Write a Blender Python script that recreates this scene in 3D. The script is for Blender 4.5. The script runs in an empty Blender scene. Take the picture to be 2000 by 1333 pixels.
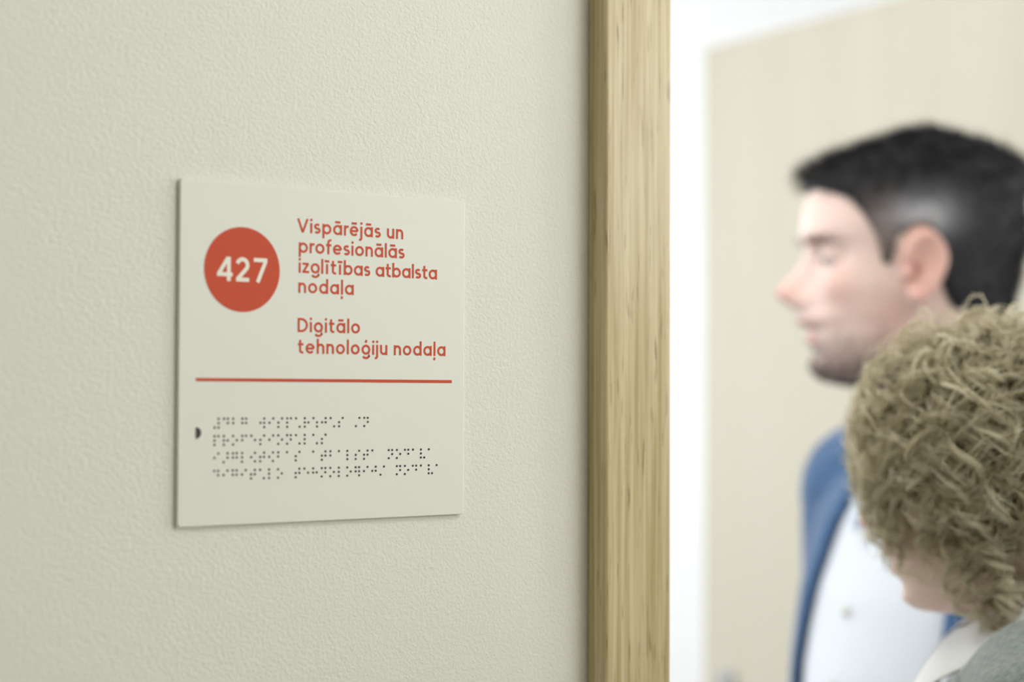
import bpy, bmesh, math, random
import numpy as np
from mathutils import Matrix, Vector

random.seed(7)
rng = np.random.default_rng(7)
sc = bpy.context.scene
COL = sc.collection

# ------------------------------------------------------------------ camera
FPX = 3492.0
TH = math.radians(37.2); PITCH = math.atan(100 / FPX); ROLL = 0.0037
CAM = np.array([-.4635, -.928, 1.55])
_F0 = np.array([math.sin(TH), math.cos(TH), 0]); _R0 = np.array([math.cos(TH), -math.sin(TH), 0]); _U0 = np.array([0, 0, 1.])
FW = _F0 * math.cos(PITCH) + _U0 * math.sin(PITCH); _U = _U0 * math.cos(PITCH) - _F0 * math.sin(PITCH)
RT = _R0 * math.cos(ROLL) + _U * math.sin(ROLL); UP = _U * math.cos(ROLL) - _R0 * math.sin(ROLL)
cd = bpy.data.cameras.new('camera'); cam = bpy.data.objects.new('camera', cd); COL.objects.link(cam)
cd.sensor_width = 36; cd.lens = FPX / 2000 * 36; cd.clip_start = .02
M = Matrix.Identity(4)
for r in range(3):
    M[r][0], M[r][1], M[r][2], M[r][3] = RT[r], UP[r], -FW[r], CAM[r]
cam.matrix_world = M
cd.dof.use_dof = True; cd.dof.focus_distance = 1.13; cd.dof.aperture_fstop = 2.8; cd.dof.aperture_blades = 9
sc.camera = cam

# ------------------------------------------------------------------ view, world, daylight
sc.view_settings.view_transform = 'Standard'; sc.view_settings.look = 'None'
sc.view_settings.gamma = 1; sc.view_settings.use_curve_mapping = False
sc.view_settings.exposure = 0.0
sc.cycles.use_denoising = True
sc.cycles.max_bounces = 12; sc.cycles.diffuse_bounces = 7; sc.cycles.transmission_bounces = 10
sc.cycles.sample_clamp_indirect = 8
w = bpy.data.worlds.new('world'); sc.world = w; w.use_nodes = True
w.node_tree.nodes['Background'].inputs[0].default_value = (.86, .93, 1, 1)
w.node_tree.nodes['Background'].inputs[1].default_value = 1.5


def area(name, loc, target, sx, sy, power, color):
    l = bpy.data.lights.new(name, 'AREA'); l.shape = 'RECTANGLE'; l.size = sx; l.size_y = sy
    l.energy = power; l.color = color
    o = bpy.data.objects.new(name, l); COL.objects.link(o); o.location = loc
    o.rotation_euler = (Vector(target) - Vector(loc)).to_track_quat('-Z', 'Y').to_euler()
    return o


# daylight entering by the office windows and by the high corridor window
area('office_daylight', (-2.62, 2.3, 1.75), (0, 2.3, 1.75), 3.2, 1.7, 41, (.97, .99, 1))
area('office_daylight_back', (.75, 4.86, 1.75), (.75, 0, 1.75), 4.0, 1.7, 86, (.97, .99, 1))
area('corridor_daylight', (2.0, -2.36, 2.17), (2.0, 0, 2.17), 2.2, .86, 23.5, (1, .99, .95))
area('corridor_end_daylight', (3.36, -1.0, 1.7), (0, -1.0, 1.7), 1.5, 1.5, 44, (1, .99, .95))
area('corridor_fill_light', (.65, -1.1, 2.685), (.65, -1.1, 0), .55, .55, 6.8, (1, .985, .95))  # added fill from an unseen ceiling lamp, brightens the curly hair


FILL_LAMP = (.22, .62)      # office fill lamp, added out of view to brighten hair and faces
area('office_fill_light', (FILL_LAMP[0], FILL_LAMP[1], 2.685), (FILL_LAMP[0], FILL_LAMP[1], 0), .55, .55, 12, (1, .98, .95))


# ------------------------------------------------------------------ helpers
def mat(name, col, rough=.6, spec=.5, **kw):
    m = bpy.data.materials.new(name); m.use_nodes = True
    b = m.node_tree.nodes['Principled BSDF']
    b.inputs['Base Color'].default_value = (*col, 1); b.inputs['Roughness'].default_value = rough
    b.inputs['Specular IOR Level'].default_value = spec
    for k, v in kw.items():
        b.inputs[k.replace('_', ' ')].default_value = v
    return m


def srgb(r, g, b):
    f = lambda c: (c / 255 / 12.92) if c / 255 <= .04045 else ((c / 255 + .055) / 1.055) ** 2.4
    return (f(r), f(g), f(b))


def nt(m):
    t = m.node_tree; return t, t.nodes, t.links, t.nodes['Principled BSDF']


def add_noise_color(m, c1, c2, scale, detail=4, stretch=(1, 1, 1), lo=.35, hi=.65, rough=.6):
    t, n, l, b = nt(m)
    tc = n.new('ShaderNodeTexCoord'); mp = n.new('ShaderNodeMapping'); mp.inputs['Scale'].default_value = stretch
    no = n.new('ShaderNodeTexNoise'); no.inputs['Scale'].default_value = scale; no.inputs['Detail'].default_value = detail
    no.inputs['Roughness'].default_value = rough
    cr = n.new('ShaderNodeValToRGB'); cr.color_ramp.elements[0].position = lo; cr.color_ramp.elements[1].position = hi
    cr.color_ramp.elements[0].color = (*c1, 1); cr.color_ramp.elements[1].color = (*c2, 1)
    l.new(tc.outputs['Object'], mp.inputs[0]); l.new(mp.outputs[0], no.inputs[0]); l.new(no.outputs[0], cr.inputs[0])
    l.new(cr.outputs[0], b.inputs['Base Color'])
    return mp, no, cr


def add_bump(m, scale, strength, dist, detail=3, stretch=(1, 1, 1), vor=False):
    t, n, l, b = nt(m)
    tc = n.new('ShaderNodeTexCoord'); mp = n.new('ShaderNodeMapping'); mp.inputs['Scale'].default_value = stretch
    no = n.new('ShaderNodeTexNoise'); no.inputs['Scale'].default_value = scale; no.inputs['Detail'].default_value = detail
    bu = n.new('ShaderNodeBump'); bu.inputs['Strength'].default_value = strength; bu.inputs['Distance'].default_value = dist
    l.new(tc.outputs['Object'], mp.inputs[0]); l.new(mp.outputs[0], no.inputs[0]); l.new(no.outputs[0], bu.inputs['Height'])
    l.new(bu.outputs[0], b.inputs['Normal'])
    return no, bu


def link(name, me, m=None, parent=None, smooth=False):
    o = bpy.data.objects.new(name, me); COL.objects.link(o)
    if m: me.materials.append(m)
    if parent: o.parent = parent
    if smooth:
        me.polygons.foreach_set('use_smooth', np.ones(len(me.polygons), bool))
    return o


def mesh_np(name, V, Fl):
    """V (n,3), Fl list of faces or an (m,k) array"""
    me = bpy.data.meshes.new(name)
    if isinstance(Fl, np.ndarray):
        k = Fl.shape[1]
        me.vertices.add(len(V)); me.vertices.foreach_set('co', np.asarray(V, np.float32).ravel())
        me.loops.add(Fl.size); me.loops.foreach_set('vertex_index', Fl.astype(np.int32).ravel())
        me.polygons.add(len(Fl)); me.polygons.foreach_set('loop_start', np.arange(0, Fl.size, k, dtype=np.int32))
        me.update(calc_edges=True); me.validate()
    else:
        me.from_pydata([tuple(v) for v in V], [], Fl); me.update()
    return me


def box_bm(bm, x0, y0, z0, x1, y1, z1):
    g = bmesh.ops.create_cube(bm, size=1)
    for v in g['verts']:
        v.co = Vector((x0 + (v.co.x + .5) * (x1 - x0), y0 + (v.co.y + .5) * (y1 - y0), z0 + (v.co.z + .5) * (z1 - z0)))
    return g


def boxes(name, bl, m, parent=None, bevel=0, seg=3):
    bm = bmesh.new()
    for b in bl: box_bm(bm, *b)
    if bevel: bmesh.ops.bevel(bm, geom=list(bm.edges), offset=bevel, segments=seg, profile=.5, affect='EDGES')
    me = bpy.data.meshes.new(name); bm.to_mesh(me); bm.free()
    o = link(name, me, m, parent, smooth=False)
    if bevel: 
        for p in me.polygons: p.use_smooth = True
        wn = o.modifiers.new('even_faces', 'WEIGHTED_NORMAL'); wn.weight = 100
    return o


def empty(name, loc=(0, 0, 0), rz=0):
    o = bpy.data.objects.new(name, None); COL.objects.link(o); o.location = loc; o.rotation_euler = (0, 0, rz)
    o.empty_display_size = .1
    return o


def struct(o): o['kind'] = 'structure'; return o


# ------------------------------------------------------------------ materials of the setting
m_wall = mat('corridor_wall_paint', srgb(227, 226, 217), .55, .35)
t, n, l, b = nt(m_wall)
tc = n.new('ShaderNodeTexCoord')
n1 = n.new('ShaderNodeTexNoise'); n1.inputs['Scale'].default_value = 410; n1.inputs['Detail'].default_value = 2; n1.inputs['Distortion'].default_value = .6
n2 = n.new('ShaderNodeTexNoise'); n2.inputs['Scale'].default_value = 60; n2.inputs['Detail'].default_value = 2
mx = n.new('ShaderNodeMath'); mx.operation = 'MULTIPLY_ADD'; mx.inputs[1].default_value = .3
bu = n.new('ShaderNodeBump'); bu.inputs['Strength'].default_value = .7; bu.inputs['Distance'].default_value = .0007
l.new(tc.outputs['Object'], n1.inputs[0]); l.new(tc.outputs['Object'], n2.inputs[0])
l.new(n2.outputs[0], mx.inputs[0]); l.new(n1.outputs[0], mx.inputs[2]); l.new(mx.outputs[0], bu.inputs['Height'])
l.new(bu.outputs[0], b.inputs['Normal'])
m_white = mat('office_wall_paint', srgb(245, 245, 245), .6, .3); add_bump(m_white, 300, .2, .001)
m_ceil = mat('ceiling_paint', srgb(240, 240, 236), .8, .2); add_bump(m_ceil, 200, .2, .001)
m_floor = mat('grey_vinyl_floor', srgb(150, 146, 138), .35, .5)
add_noise_color(m_floor, srgb(104, 100, 94), srgb(122, 118, 112), 60)
m_frame = mat('window_frame_white', srgb(235, 235, 232), .35)
m_metal = mat('brushed_steel', srgb(190, 190, 188), .3, .5, Metallic=1.0)


def oak(name, dark, light, pore, rough):
    m = mat(name, light, rough, .36)
    t, n, l, b = nt(m)
    tc = n.new('ShaderNodeTexCoord')
    def noise(scale, st, det=3):
        mp = n.new('ShaderNodeMapping'); mp.inputs['Scale'].default_value = st
        no = n.new('ShaderNodeTexNoise'); no.inputs['Scale'].default_value = scale; no.inputs['Detail'].default_value = det
        l.new(tc.outputs['Object'], mp.inputs[0]); l.new(mp.outputs[0], no.inputs[0]); return no
    a = noise(280, (1, 1, .022), 3)
    cr = n.new('ShaderNodeValToRGB'); cr.color_ramp.elements[0].position = .34; cr.color_ramp.elements[1].position = .68
    cr.color_ramp.elements[0].color = (*dark, 1); cr.color_ramp.elements[1].color = (*light, 1)
    l.new(a.outputs[0], cr.inputs[0])
    p = noise(480, (1, 1, .06), 1)
    pr = n.new('ShaderNodeValToRGB'); pr.color_ramp.elements[0].position = .60; pr.color_ramp.elements[1].position = .70
    pr.color_ramp.elements[0].color = (0, 0, 0, 1); pr.color_ramp.elements[1].color = (1, 1, 1, 1)
    l.new(p.outputs[0], pr.inputs[0])
    c = noise(110, (1, 1, .3), 2)
    ml = n.new('ShaderNodeMath'); ml.operation = 'MULTIPLY'
    mr = n.new('ShaderNodeMapRange'); mr.inputs[1].default_value = .42; mr.inputs[2].default_value = .6; mr.inputs[4].default_value = .75
    l.new(c.outputs[0], mr.inputs[0]); l.new(pr.outputs[0], ml.inputs[0]); l.new(mr.outputs[0], ml.inputs[1])
    mi = n.new('ShaderNodeMixRGB'); mi.inputs[2].default_value = (*pore, 1)
    l.new(ml.outputs[0], mi.inputs[0]); l.new(cr.outputs[0], mi.inputs[1]); l.new(mi.outputs[0], b.inputs['Base Color'])
    bu = n.new('ShaderNodeBump'); bu.inputs['Strength'].default_value = .35; bu.inputs['Distance'].default_value = .0006
    iv = n.new('ShaderNodeMath'); iv.operation = 'SUBTRACT'; iv.inputs[0].default_value = 1
    ad = n.new('ShaderNodeMath'); ad.operation = 'MULTIPLY_ADD'; ad.inputs[1].default_value = .5
    l.new(ml.outputs[0], iv.inputs[1]); l.new(a.outputs[0], ad.inputs[0]); l.new(iv.outputs[0], ad.inputs[2])
    l.new(ad.outputs[0], bu.inputs['Height']); l.new(bu.outputs[0], b.inputs['Normal'])
    return m


m_oak = oak('oak_door_casing', srgb(176, 157, 112), srgb(209, 195, 158), srgb(128, 108, 64), .19)
m_birch = mat('pale_birch_veneer', srgb(212, 208, 192), .45, .4)
add_noise_color(m_birch, srgb(202, 196, 178), srgb(205, 200, 184), 14, 3, (1, 1, .06), .3, .7)

# ------------------------------------------------------------------ room shell
H = 2.75
JX = .3635            # opening edge next to the sign
OW = 1.0335              # clear width of the opening
RX = JX + OW
DH = 2.11             # opening height
WT = .15
RXW = 3.1
struct(boxes('floor', [(-2.7, -2.3, -.1, RXW + .1, 4.8, 0)], m_floor))
struct(boxes('ceiling', [(-2.7, -2.3, H, RXW + .1, 4.8, H + .1)], m_ceil))
# wall that carries the sign, with the doorway (corridor side painted off-white, office side white)
struct(boxes('wall_front', [(-2.5, 0, 0, JX - .03, WT - .012, H), (RX + .03, 0, 0, RXW, WT - .012, H), (JX - .03, 0, DH + .03, RX + .03, WT - .012, H)], m_wall))
struct(boxes('wall_inner', [(-2.4, WT - .012, 0, JX - .03, WT, H), (RX + .03, WT - .012, 0, RXW, WT, H), (JX - .03, WT - .012, DH + .03, RX + .03, WT, H)], m_white))


def wall_with_hole(name, axis, p0, p1, a0, a1, h0, h1, z0, z1, m):
    """axis 'x': wall spans a0..a1 along x with thickness p0..p1 in y (or the reverse)"""
    L = []
    for (u0, u1, v0, v1) in ((a0, h0, 0, H), (h1, a1, 0, H), (h0, h1, 0, z0), (h0, h1, z1, H)):
        L.append((u0, p0, v0, u1, p1, v1) if axis == 'x' else (p0, u0, v0, p1, u1, v1))
    return struct(boxes(name, L, m))


wall_with_hole('wall_left', 'y', -2.5, -2.4, WT, 4.6, .75, 3.85, .9, 2.55, m_white)
wall_with_hole('wall_back', 'x', 4.6, 4.7, -2.5, RXW + .1, -1.2, 2.7, .9, 2.55, m_white)
struct(boxes('wall_right', [(RXW, WT - .15, 0, RXW + .1, 4.6, H)], m_white))
wall_with_hole('wall_corridor', 'x', -2.2, -2.1, -2.5, RXW + .1, .9, 3.05, 1.74, 2.6, m_wall)
struct(boxes('wall_end_left', [(-2.6, -2.1, 0, -2.5, 0, H)], m_wall))
struct(boxes('wall_end_right', [(RXW, -2.1, 0, RXW + .1, -1.78, H), (RXW, -.22, 0, RXW + .1, -.001, H), (RXW, -1.78, 0, RXW + .1, -.22, .92), (RXW, -1.78, 2.48, RXW + .1, -.22, H)], m_wall))
bl = [(-2.5, -.014, 0, JX - .06, 0, .08), (RX + .06, -.014, 0, RXW, 0, .08)]
struct(boxes('baseboard_front', bl, m_oak, bevel=.002))
struct(boxes('baseboard_back', [(-2.4, 4.586, 0, RXW, 4.6, .08)], m_frame, bevel=.002))
struct(boxes('baseboard_right', [(RXW - .014, WT, 0, RXW, 4.58, .08)], m_frame, bevel=.002))

m_glass = bpy.data.materials.new('window_glass'); m_glass.use_nodes = True
t = m_glass.node_tree; n = t.nodes; l = t.links
n.remove(n['Principled BSDF'])
tr = n.new('ShaderNodeBsdfTransparent'); gl = n.new('ShaderNodeBsdfGlossy'); gl.inputs['Roughness'].default_value = .02
mi = n.new('ShaderNodeMixShader'); mi.inputs[0].default_value = .05
l.new(tr.outputs[0], mi.inputs[1]); l.new(gl.outputs[0], mi.inputs[2]); l.new(mi.outputs[0], n['Material Output'].inputs[0])


def window(name, axis, p, a0, a1, z0, z1, nmul):
    r = struct(empty(name, ((a0 + a1) / 2, p, z0) if axis == 'x' else (p, (a0 + a1) / 2, z0)))
    ox, oy, oz = r.location
    def bb(u0, u1, v0, v1, d0, d1):
        return (u0 - ox, p + d0 - oy, v0 - oz, u1 - ox, p + d1 - oy, v1 - oz) if axis == 'x' else (p + d0 - ox, u0 - oy, v0 - oz, p + d1 - ox, u1 - oy, v1 - oz)
    fr = .05
    L = [bb(a0, a1, z0, z0 + fr, -.03, .03), bb(a0, a1, z1 - fr, z1, -.03, .03), bb(a0, a0 + fr, z0 + fr, z1 - fr, -.03, .03), bb(a1 - fr, a1, z0 + fr, z1 - fr, -.03, .03)]
    for k in range(1, nmul):
        u = a0 + (a1 - a0) * k / nmul
        L.append(bb(u - .025, u + .025, z0 + fr, z1 - fr, -.03, .03))
    boxes('window_frame', L, m_frame, r)
    for k in range(nmul):
        u0 = a0 + (a1 - a0) * k / nmul; u1 = a0 + (a1 - a0) * (k + 1) / nmul
        boxes('pane', [bb(u0 + .03, u1 - .03, z0 + .04, z1 - .04, -.003, .003)], m_glass, r)
    return r


window('window_1', 'y', -2.45, .75, 3.85, .9, 2.55, 3)
window('window_2', 'x', 4.65, -1.2, 2.7, .9, 2.55, 3)
window('window_4', 'y', RXW + .05, -1.78, -.22, .92, 2.48, 2)
window('window_3', 'x', -2.15, .9, 3.05, 1.74, 2.6, 1)

# flat square fill lamps, added out of view on the office and corridor ceilings
m_diff = mat('fill_lamp_diffuser', (.9, .9, .88), .5, .5, Emission_Strength=2.5); m_diff.node_tree.nodes['Principled BSDF'].inputs['Emission Color'].default_value = (1, .98, .94, 1)
def added_ceiling_fill(x, y, label):
    lamp = empty('added_ceiling_fill', (x, y, H)); lamp['label'] = label; lamp['category'] = 'ceiling light'
    boxes('housing', [(-.31, -.31, -.05, -.29, .31, 0), (.29, -.31, -.05, .31, .31, 0), (-.29, -.31, -.05, .29, -.29, 0), (-.29, .29, -.05, .29, .31, 0), (-.29, -.29, -.02, .29, .29, 0)], m_frame, lamp)
    boxes('diffuser', [(-.285, -.285, -.045, .285, .285, -.03)], m_diff, lamp)
added_ceiling_fill(FILL_LAMP[0], FILL_LAMP[1], 'added square fill lamp on the office ceiling, out of view')
added_ceiling_fill(.65, -1.1, 'added square fill lamp on the corridor ceiling, out of view')

# ------------------------------------------------------------------ doorway: casings, jambs, open leaf
door = struct(empty('door_1', (JX, 0, 0)))
CW, CP = .059, .0192
def dbox(name, b, m=m_oak, bev=.0025, parent=None):
    return boxes(name, [(b[0] - JX, b[1], b[2], b[3] - JX, b[4], b[5])], m, parent or door, bevel=bev)
for y0, y1 in ((-CP, 0.0), (WT, WT + .016)):
    dbox('casing', (JX - CW, y0, 0, JX, y1, DH + CW - .001))
    dbox('casing', (RX, y0, 0, RX + CW, y1, DH + CW - .001))
    dbox('casing', (JX + .0005, y0, DH, RX - .0005, y1, DH + CW))
dbox('jamb', (JX - .029, .0005, 0, JX - .001, WT - .0005, DH + .028))
dbox('jamb', (RX + .001, .0005, 0, RX + .029, WT - .0005, DH + .028))
dbox('jamb', (JX - .0005, .0005, DH + .001, RX + .0005, WT - .0005, DH + .028))
# leaf hinged on the far jamb, swung into the office
LEAF_ANG = math.radians(95.7)
hx, hy = RX + .002, WT + .022
LW = .983; LT = .042; LH = 2.1
leaf_e = boxes('door_leaf', [(-LW, 0, .008, 0, LT, LH)], m_birch, door, bevel=.0015)
leaf_e.location = (hx - JX, hy, 0); leaf_e.rotation_euler = (0, 0, -LEAF_ANG)
for z in (.25, 1.05, 1.85):
    bm = bmesh.new()
    bmesh.ops.create_cone(bm, cap_ends=True, segments=20, radius1=.008, radius2=.008, depth=.09)
    me = bpy.data.meshes.new('hinge'); bm.to_mesh(me); bm.free()
    o = link('hinge', me, m_metal, leaf_e); o.location = (0.004, -.006, z)
for yy, sgn in ((0, -1), (LT, 1)):
    o = boxes('escutcheon', [(-LW + .04, min(yy, yy + sgn * .006), .93, -LW + .08, max(yy, yy + sgn * .006), 1.12)], m_metal, leaf_e, bevel=.0015)
    o = boxes('handle', [(-LW + .05, min(yy + sgn * .006, yy + sgn * .055), 1.04, -LW + .07, max(yy + sgn * .006, yy + sgn * .055), 1.06), (-LW + .05, min(yy + sgn * .045, yy + sgn * .06), 1.038, -LW + .18, max(yy + sgn * .045, yy + sgn * .06), 1.062)], m_metal, leaf_e, bevel=.004)

# ------------------------------------------------------------------ the sign
SX, SZ = 0.0006, 1.4723          # left and lower edge on the wall
SH = .1993
m_plate = mat('matt_white_acrylic', srgb(228, 229, 220), .42, .4)
m_red = mat('vermilion_print', srgb(200, 70, 38), .5, .35)
add_noise_color(m_red, srgb(196, 66, 27), srgb(203, 73, 31), 900, 2)
m_num = mat('white_print', srgb(240, 238, 226), .5, .3)
m_black = mat('braille_black', srgb(28, 29, 38), .35, .5)
sign = empty('door_sign', (SX, 0, SZ))
sign['label'] = 'square white room sign with red circle 427, red lettering and black braille beside the doorway'
sign['category'] = 'sign'
# plate with rounded corners and a soft front edge
def plate_mesh():
    bm = bmesh.new(); W = .200; r = .0018; vs = []
    for cx, cz, a0 in ((W - r, SH - r, 0), (r, SH - r, 90), (r, r, 180), (W - r, r, 270)):
        for k in range(6):
            a = math.radians(a0 + k * 18)
            vs.append(bm.verts.new((cx + r * math.cos(a), 0, cz + r * math.sin(a))))
    f = bm.faces.new(vs)
    e = bmesh.ops.extrude_face_region(bm, geom=[f]); nv = [v for v in e['geom'] if isinstance(v, bmesh.types.BMVert)]
    for v in nv: v.co.y = -.003
    for v in vs: v.co.y = -.0006
    bmesh.ops.recalc_face_normals(bm, faces=bm.faces)
    ed = [x for x in bm.edges if all(abs(v.co.y + .003) < 1e-6 for v in x.verts)]
    bmesh.ops.bevel(bm, geom=ed, offset=.0006, segments=3, profile=.5, affect='EDGES')
    me = bpy.data.meshes.new('plate'); bm.to_mesh(me); bm.free(); return me
link('plate', plate_mesh(), m_plate, sign)
boxes('mounting_pad', [(.006, -.0006, .008, .192, 0, .192)], m_plate, sign)
YF = -.003


def flat(name, polys, m, depth=.00015, parent=sign, y=YF):
    """polys: convex outlines or ('strip', quads) in mm on the sign (x right, z up from the lower left corner);
    every stroke is a shade thicker than the one before so that no two faces coincide"""
    V = []; Fs = []; st = 0
    for item in polys:
        group = item[1] if isinstance(item[0], str) else [item]
        st += 1; dp = depth + (st % 7) * 1.2e-5
        key = {}
        def vid(p):
            k_ = (round(p[0], 4), round(p[1], 4))
            if k_ not in key:
                key[k_] = len(V); V.append((p[0] / 1000, y - dp, p[1] / 1000))
            return key[k_]
        faces = []
        for P in group:
            k = len(P)
            a = sum(P[i][0] * P[(i + 1) % k][1] - P[(i + 1) % k][0] * P[i][1] for i in range(k))
            if a < 0: P = P[::-1]
            faces.append([vid(p) for p in P])
        edge = {}
        for f in faces:
            for i in range(len(f)): edge[(f[i], f[(i + 1) % len(f)])] = 1
        Fs += faces
        base = {v: None for f in faces for v in f}
        for v in base:
            base[v] = len(V); V.append((V[v][0], y, V[v][2]))
        for (a_, b_) in edge:
            if (b_, a_) not in edge: Fs.append([b_, a_, base[a_], base[b_]])
    return link(name, mesh_np(name, V, Fs), m, parent)


zz = lambda z: z - 1472.3
flat('room_number_disc', [[(40.3 + 24.85 * math.cos(a), zz(1621) + 24.85 * math.sin(a)) for a in np.linspace(0, 2 * math.pi, 96, endpoint=False)]], m_red)
flat('divider_line', [[(10.9, zz(1555.6)), (190.2, zz(1555.6)), (190.2, zz(1557.5)), (10.9, zz(1557.5))]], m_red)
flat('braille_start_mark', [[(11.2 + 3.15 * math.cos(a), zz(1526) + 3.25 * math.sin(a)) for a in np.linspace(-math.pi / 2, math.pi / 2, 24)]], m_black, .0004)


def arc(cx, cy, rx, ry, a0, a1, k=22):
    return [(cx + rx * math.cos(math.radians(a)), cy + ry * math.sin(math.radians(a))) for a in np.linspace(a0, a1, k)]


XH = 6.2; CAP = 8.45; ASC = 9.0; SW = 1.36
h = SW / 2; R = (XH - SW) / 2; c = XH / 2
def glyphs():
    G = {}
    circ = lambda x: arc(x, c, R, R, 0, 360, 36)
    W = 2 * R + SW
    G['o'] = ([circ(R + h)], W)
    stem = lambda x, y0, y1: [(x, y0), (x, y1)]
    G['a'] = ([circ(R + h), stem(2 * R + h, 0, XH)], W)
    G['d'] = ([circ(R + h), stem(2 * R + h, 0, ASC)], W)
    G['b'] = ([circ(R + h), stem(h, 0, ASC)], W)
    G['p'] = ([circ(R + h), stem(h, -2.5, XH)], W)
    G['g'] = ([circ(R + h), [(2 * R + h, XH), (2 * R + h, -.3)] + arc(R + h, -.1, R, 1.95, 0, -150, 18)], W)
    nr = 1.95
    G['n'] = ([stem(h, 0, XH), arc(h + nr, XH - h - nr, nr, nr, 180, 0, 18) + [(h + 2 * nr, 0)]], 2 * nr + SW)
    G['h'] = ([stem(h, 0, ASC), arc(h + nr, XH - h - nr, nr, nr, 180, 0, 18) + [(h + 2 * nr, 0)]], 2 * nr + SW)
    G['u'] = ([stem(h + 2 * nr, 0, XH), [(h, XH)] + arc(h + nr, h + nr, nr, nr, 180, 360, 18)], 2 * nr + SW)
    G['r'] = ([stem(h, 0, XH), arc(h + 2.0, XH - h - 2.0, 2.0, 2.0, 180, 72, 12)], 3.1)
    G['i'] = ([stem(h, 0, XH), 'dot'], SW)
    G['l'] = ([stem(h, 0, ASC)], SW)
    G['j'] = ([[(h, XH), (h, -1.0)] + arc(-.65, -1.0, h + .65, 1.0, 0, -100, 10), 'dot'], SW)
    G['t'] = ([stem(1.5, 1.9, 8.2)[::-1] + arc(3.1, 1.9, 1.6, 1.26, 180, 290, 12), [(0, XH - h), (3.7, XH - h)]], 3.8)
    G['f'] = ([[(1.5, 0), (1.5, 7.2)] + arc(3.0, 7.2, 1.5, 1.35, 180, 70, 12), [(0, XH - h), (3.5, XH - h)]], 3.5)
    G['z'] = ([[(.2, XH - h), (4.4, XH - h)], [(4.05, XH - h), (.75, h)], [(.2, h), (4.7, h)]], 4.8)
    G['e'] = ([[(h, c), (2 * R + h, c)] , arc(R + h, c, R, R, 0, 318, 30)], W)
    r1 = 1.30
    G['s'] = ([arc(2.1, XH - h - 1.22, 1.45, 1.22, 35, 215, 16) + [(2.1, c)] + arc(2.1, h + 1.28, 1.6, 1.28, 50, -145, 18)], 4.3)
    G['V'] = ([[(.55, CAP), (3.75, .3)], [(3.75, .3), (6.95, CAP)]], 7.5)
    G['D'] = ([stem(h, 0, CAP), [(h, CAP - h), (2.6, CAP - h)] + arc(2.6, CAP / 2, 3.7, CAP / 2 - h, 90, -90, 26) + [(h, h)]], 6.95)
    G[' '] = ([], 1.9)
    acc = lambda g, y=7.75, wd=3.6: (G[g][0][:] + [[(G[g][1] / 2 - wd / 2, y), (G[g][1] / 2 + wd / 2, y)]], G[g][1])
    G['ā'] = acc('a'); G['ē'] = acc('e')
    G['ī'] = ([stem(h + .9, 0, XH), [(0, 7.75), (3.1, 7.75)]], SW + 1.8)
    G['ļ'] = ([stem(h, 0, ASC), [(h + .15, -1.0), (h - .35, -2.7)]], SW)
    G['ģ'] = (G['g'][0][:] + [[(R + h - .2, 7.3), (R + h + .35, 9.0)]], W)
    return G


G = glyphs()


def ribbon(pl, wd):
    """a polyline to a mitred strip: list of quads that share edges (no overlap inside one stroke)"""
    pl = [p for i, p in enumerate(pl) if i == 0 or math.hypot(p[0] - pl[i - 1][0], p[1] - pl[i - 1][1]) > 1e-4]
    P = np.array(pl, float); closed = np.hypot(*(P[0] - P[-1])) < 1e-3
    if closed: P = P[:-1]
    n_ = len(P); L = []; Rr = []
    for i in range(n_):
        a_ = P[i] - P[i - 1] if (i > 0 or closed) else P[1] - P[0]
        b_ = P[(i + 1) % n_] - P[i] if (i < n_ - 1 or closed) else a_
        a_ = a_ / np.hypot(*a_); b_ = b_ / np.hypot(*b_)
        na, nb = np.array([-a_[1], a_[0]]), np.array([-b_[1], b_[0]]); m_ = na + nb; m_ /= np.hypot(*m_)
        k_ = wd / 2 / max(.45, m_ @ na)
        L.append(P[i] + m_ * k_); Rr.append(P[i] - m_ * k_)
    out = []
    for i in range(n_ if closed else n_ - 1):
        j = (i + 1) % n_
        out.append([tuple(L[i]), tuple(L[j]), tuple(Rr[j]), tuple(Rr[i])])
    return [('strip', out)]


def text_line(txt, x0, x1, base):
    gap = 1.15
    tot = sum(G[ch][1] for ch in txt) + gap * (len(txt) - 1) + sum(-.35 for ch in txt if ch == 'r')
    extra = ((x1 - x0) - tot) / (len(txt) - 1)
    row = empty('text_line'); row.parent = sign
    s = 1.0
    if extra < -.45 or extra > .45: s = (x1 - x0) / (tot + .0); extra = 0
    x = 0
    for ch in txt:
        polys = []
        st, wd = G[ch]
        for p in st:
            if p == 'dot':
                polys.append([(x + h + .8 * math.cos(a), 8.05 + .8 * math.sin(a)) for a in np.linspace(0, 2 * math.pi, 16, endpoint=False)])
            else:
                polys += ribbon([(px + x, py) for px, py in p], SW if ch not in 'VD' else 1.32)
        x += wd + gap + extra - (.35 if ch == 'r' else 0)
        tf = lambda P: [(x0 + px * s, base + py) for px, py in P]
        polys = [('strip', [tf(q) for q in P[1]]) if isinstance(P[0], str) else tf(P) for P in polys]
        if polys: flat('letter', polys, m_red, parent=row)
    print('text', txt, round(tot, 1), x1 - x0, round(s, 3))


text_line('Vispārējās un', 77.0, 152.7, zz(1644.8))
text_line('profesionālās', 78.1, 153.7, zz(1632.8))
text_line('izglītības atbalsta', 78.1, 178.4, zz(1620.8))
text_line('nodaļa', 78.0, 116.8, zz(1608.8))
text_line('Digitālo', 77.7, 121.4, zz(1585.4))
text_line('tehnoloģiju nodaļa', 78.0, 185.2, zz(1572.6))
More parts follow.
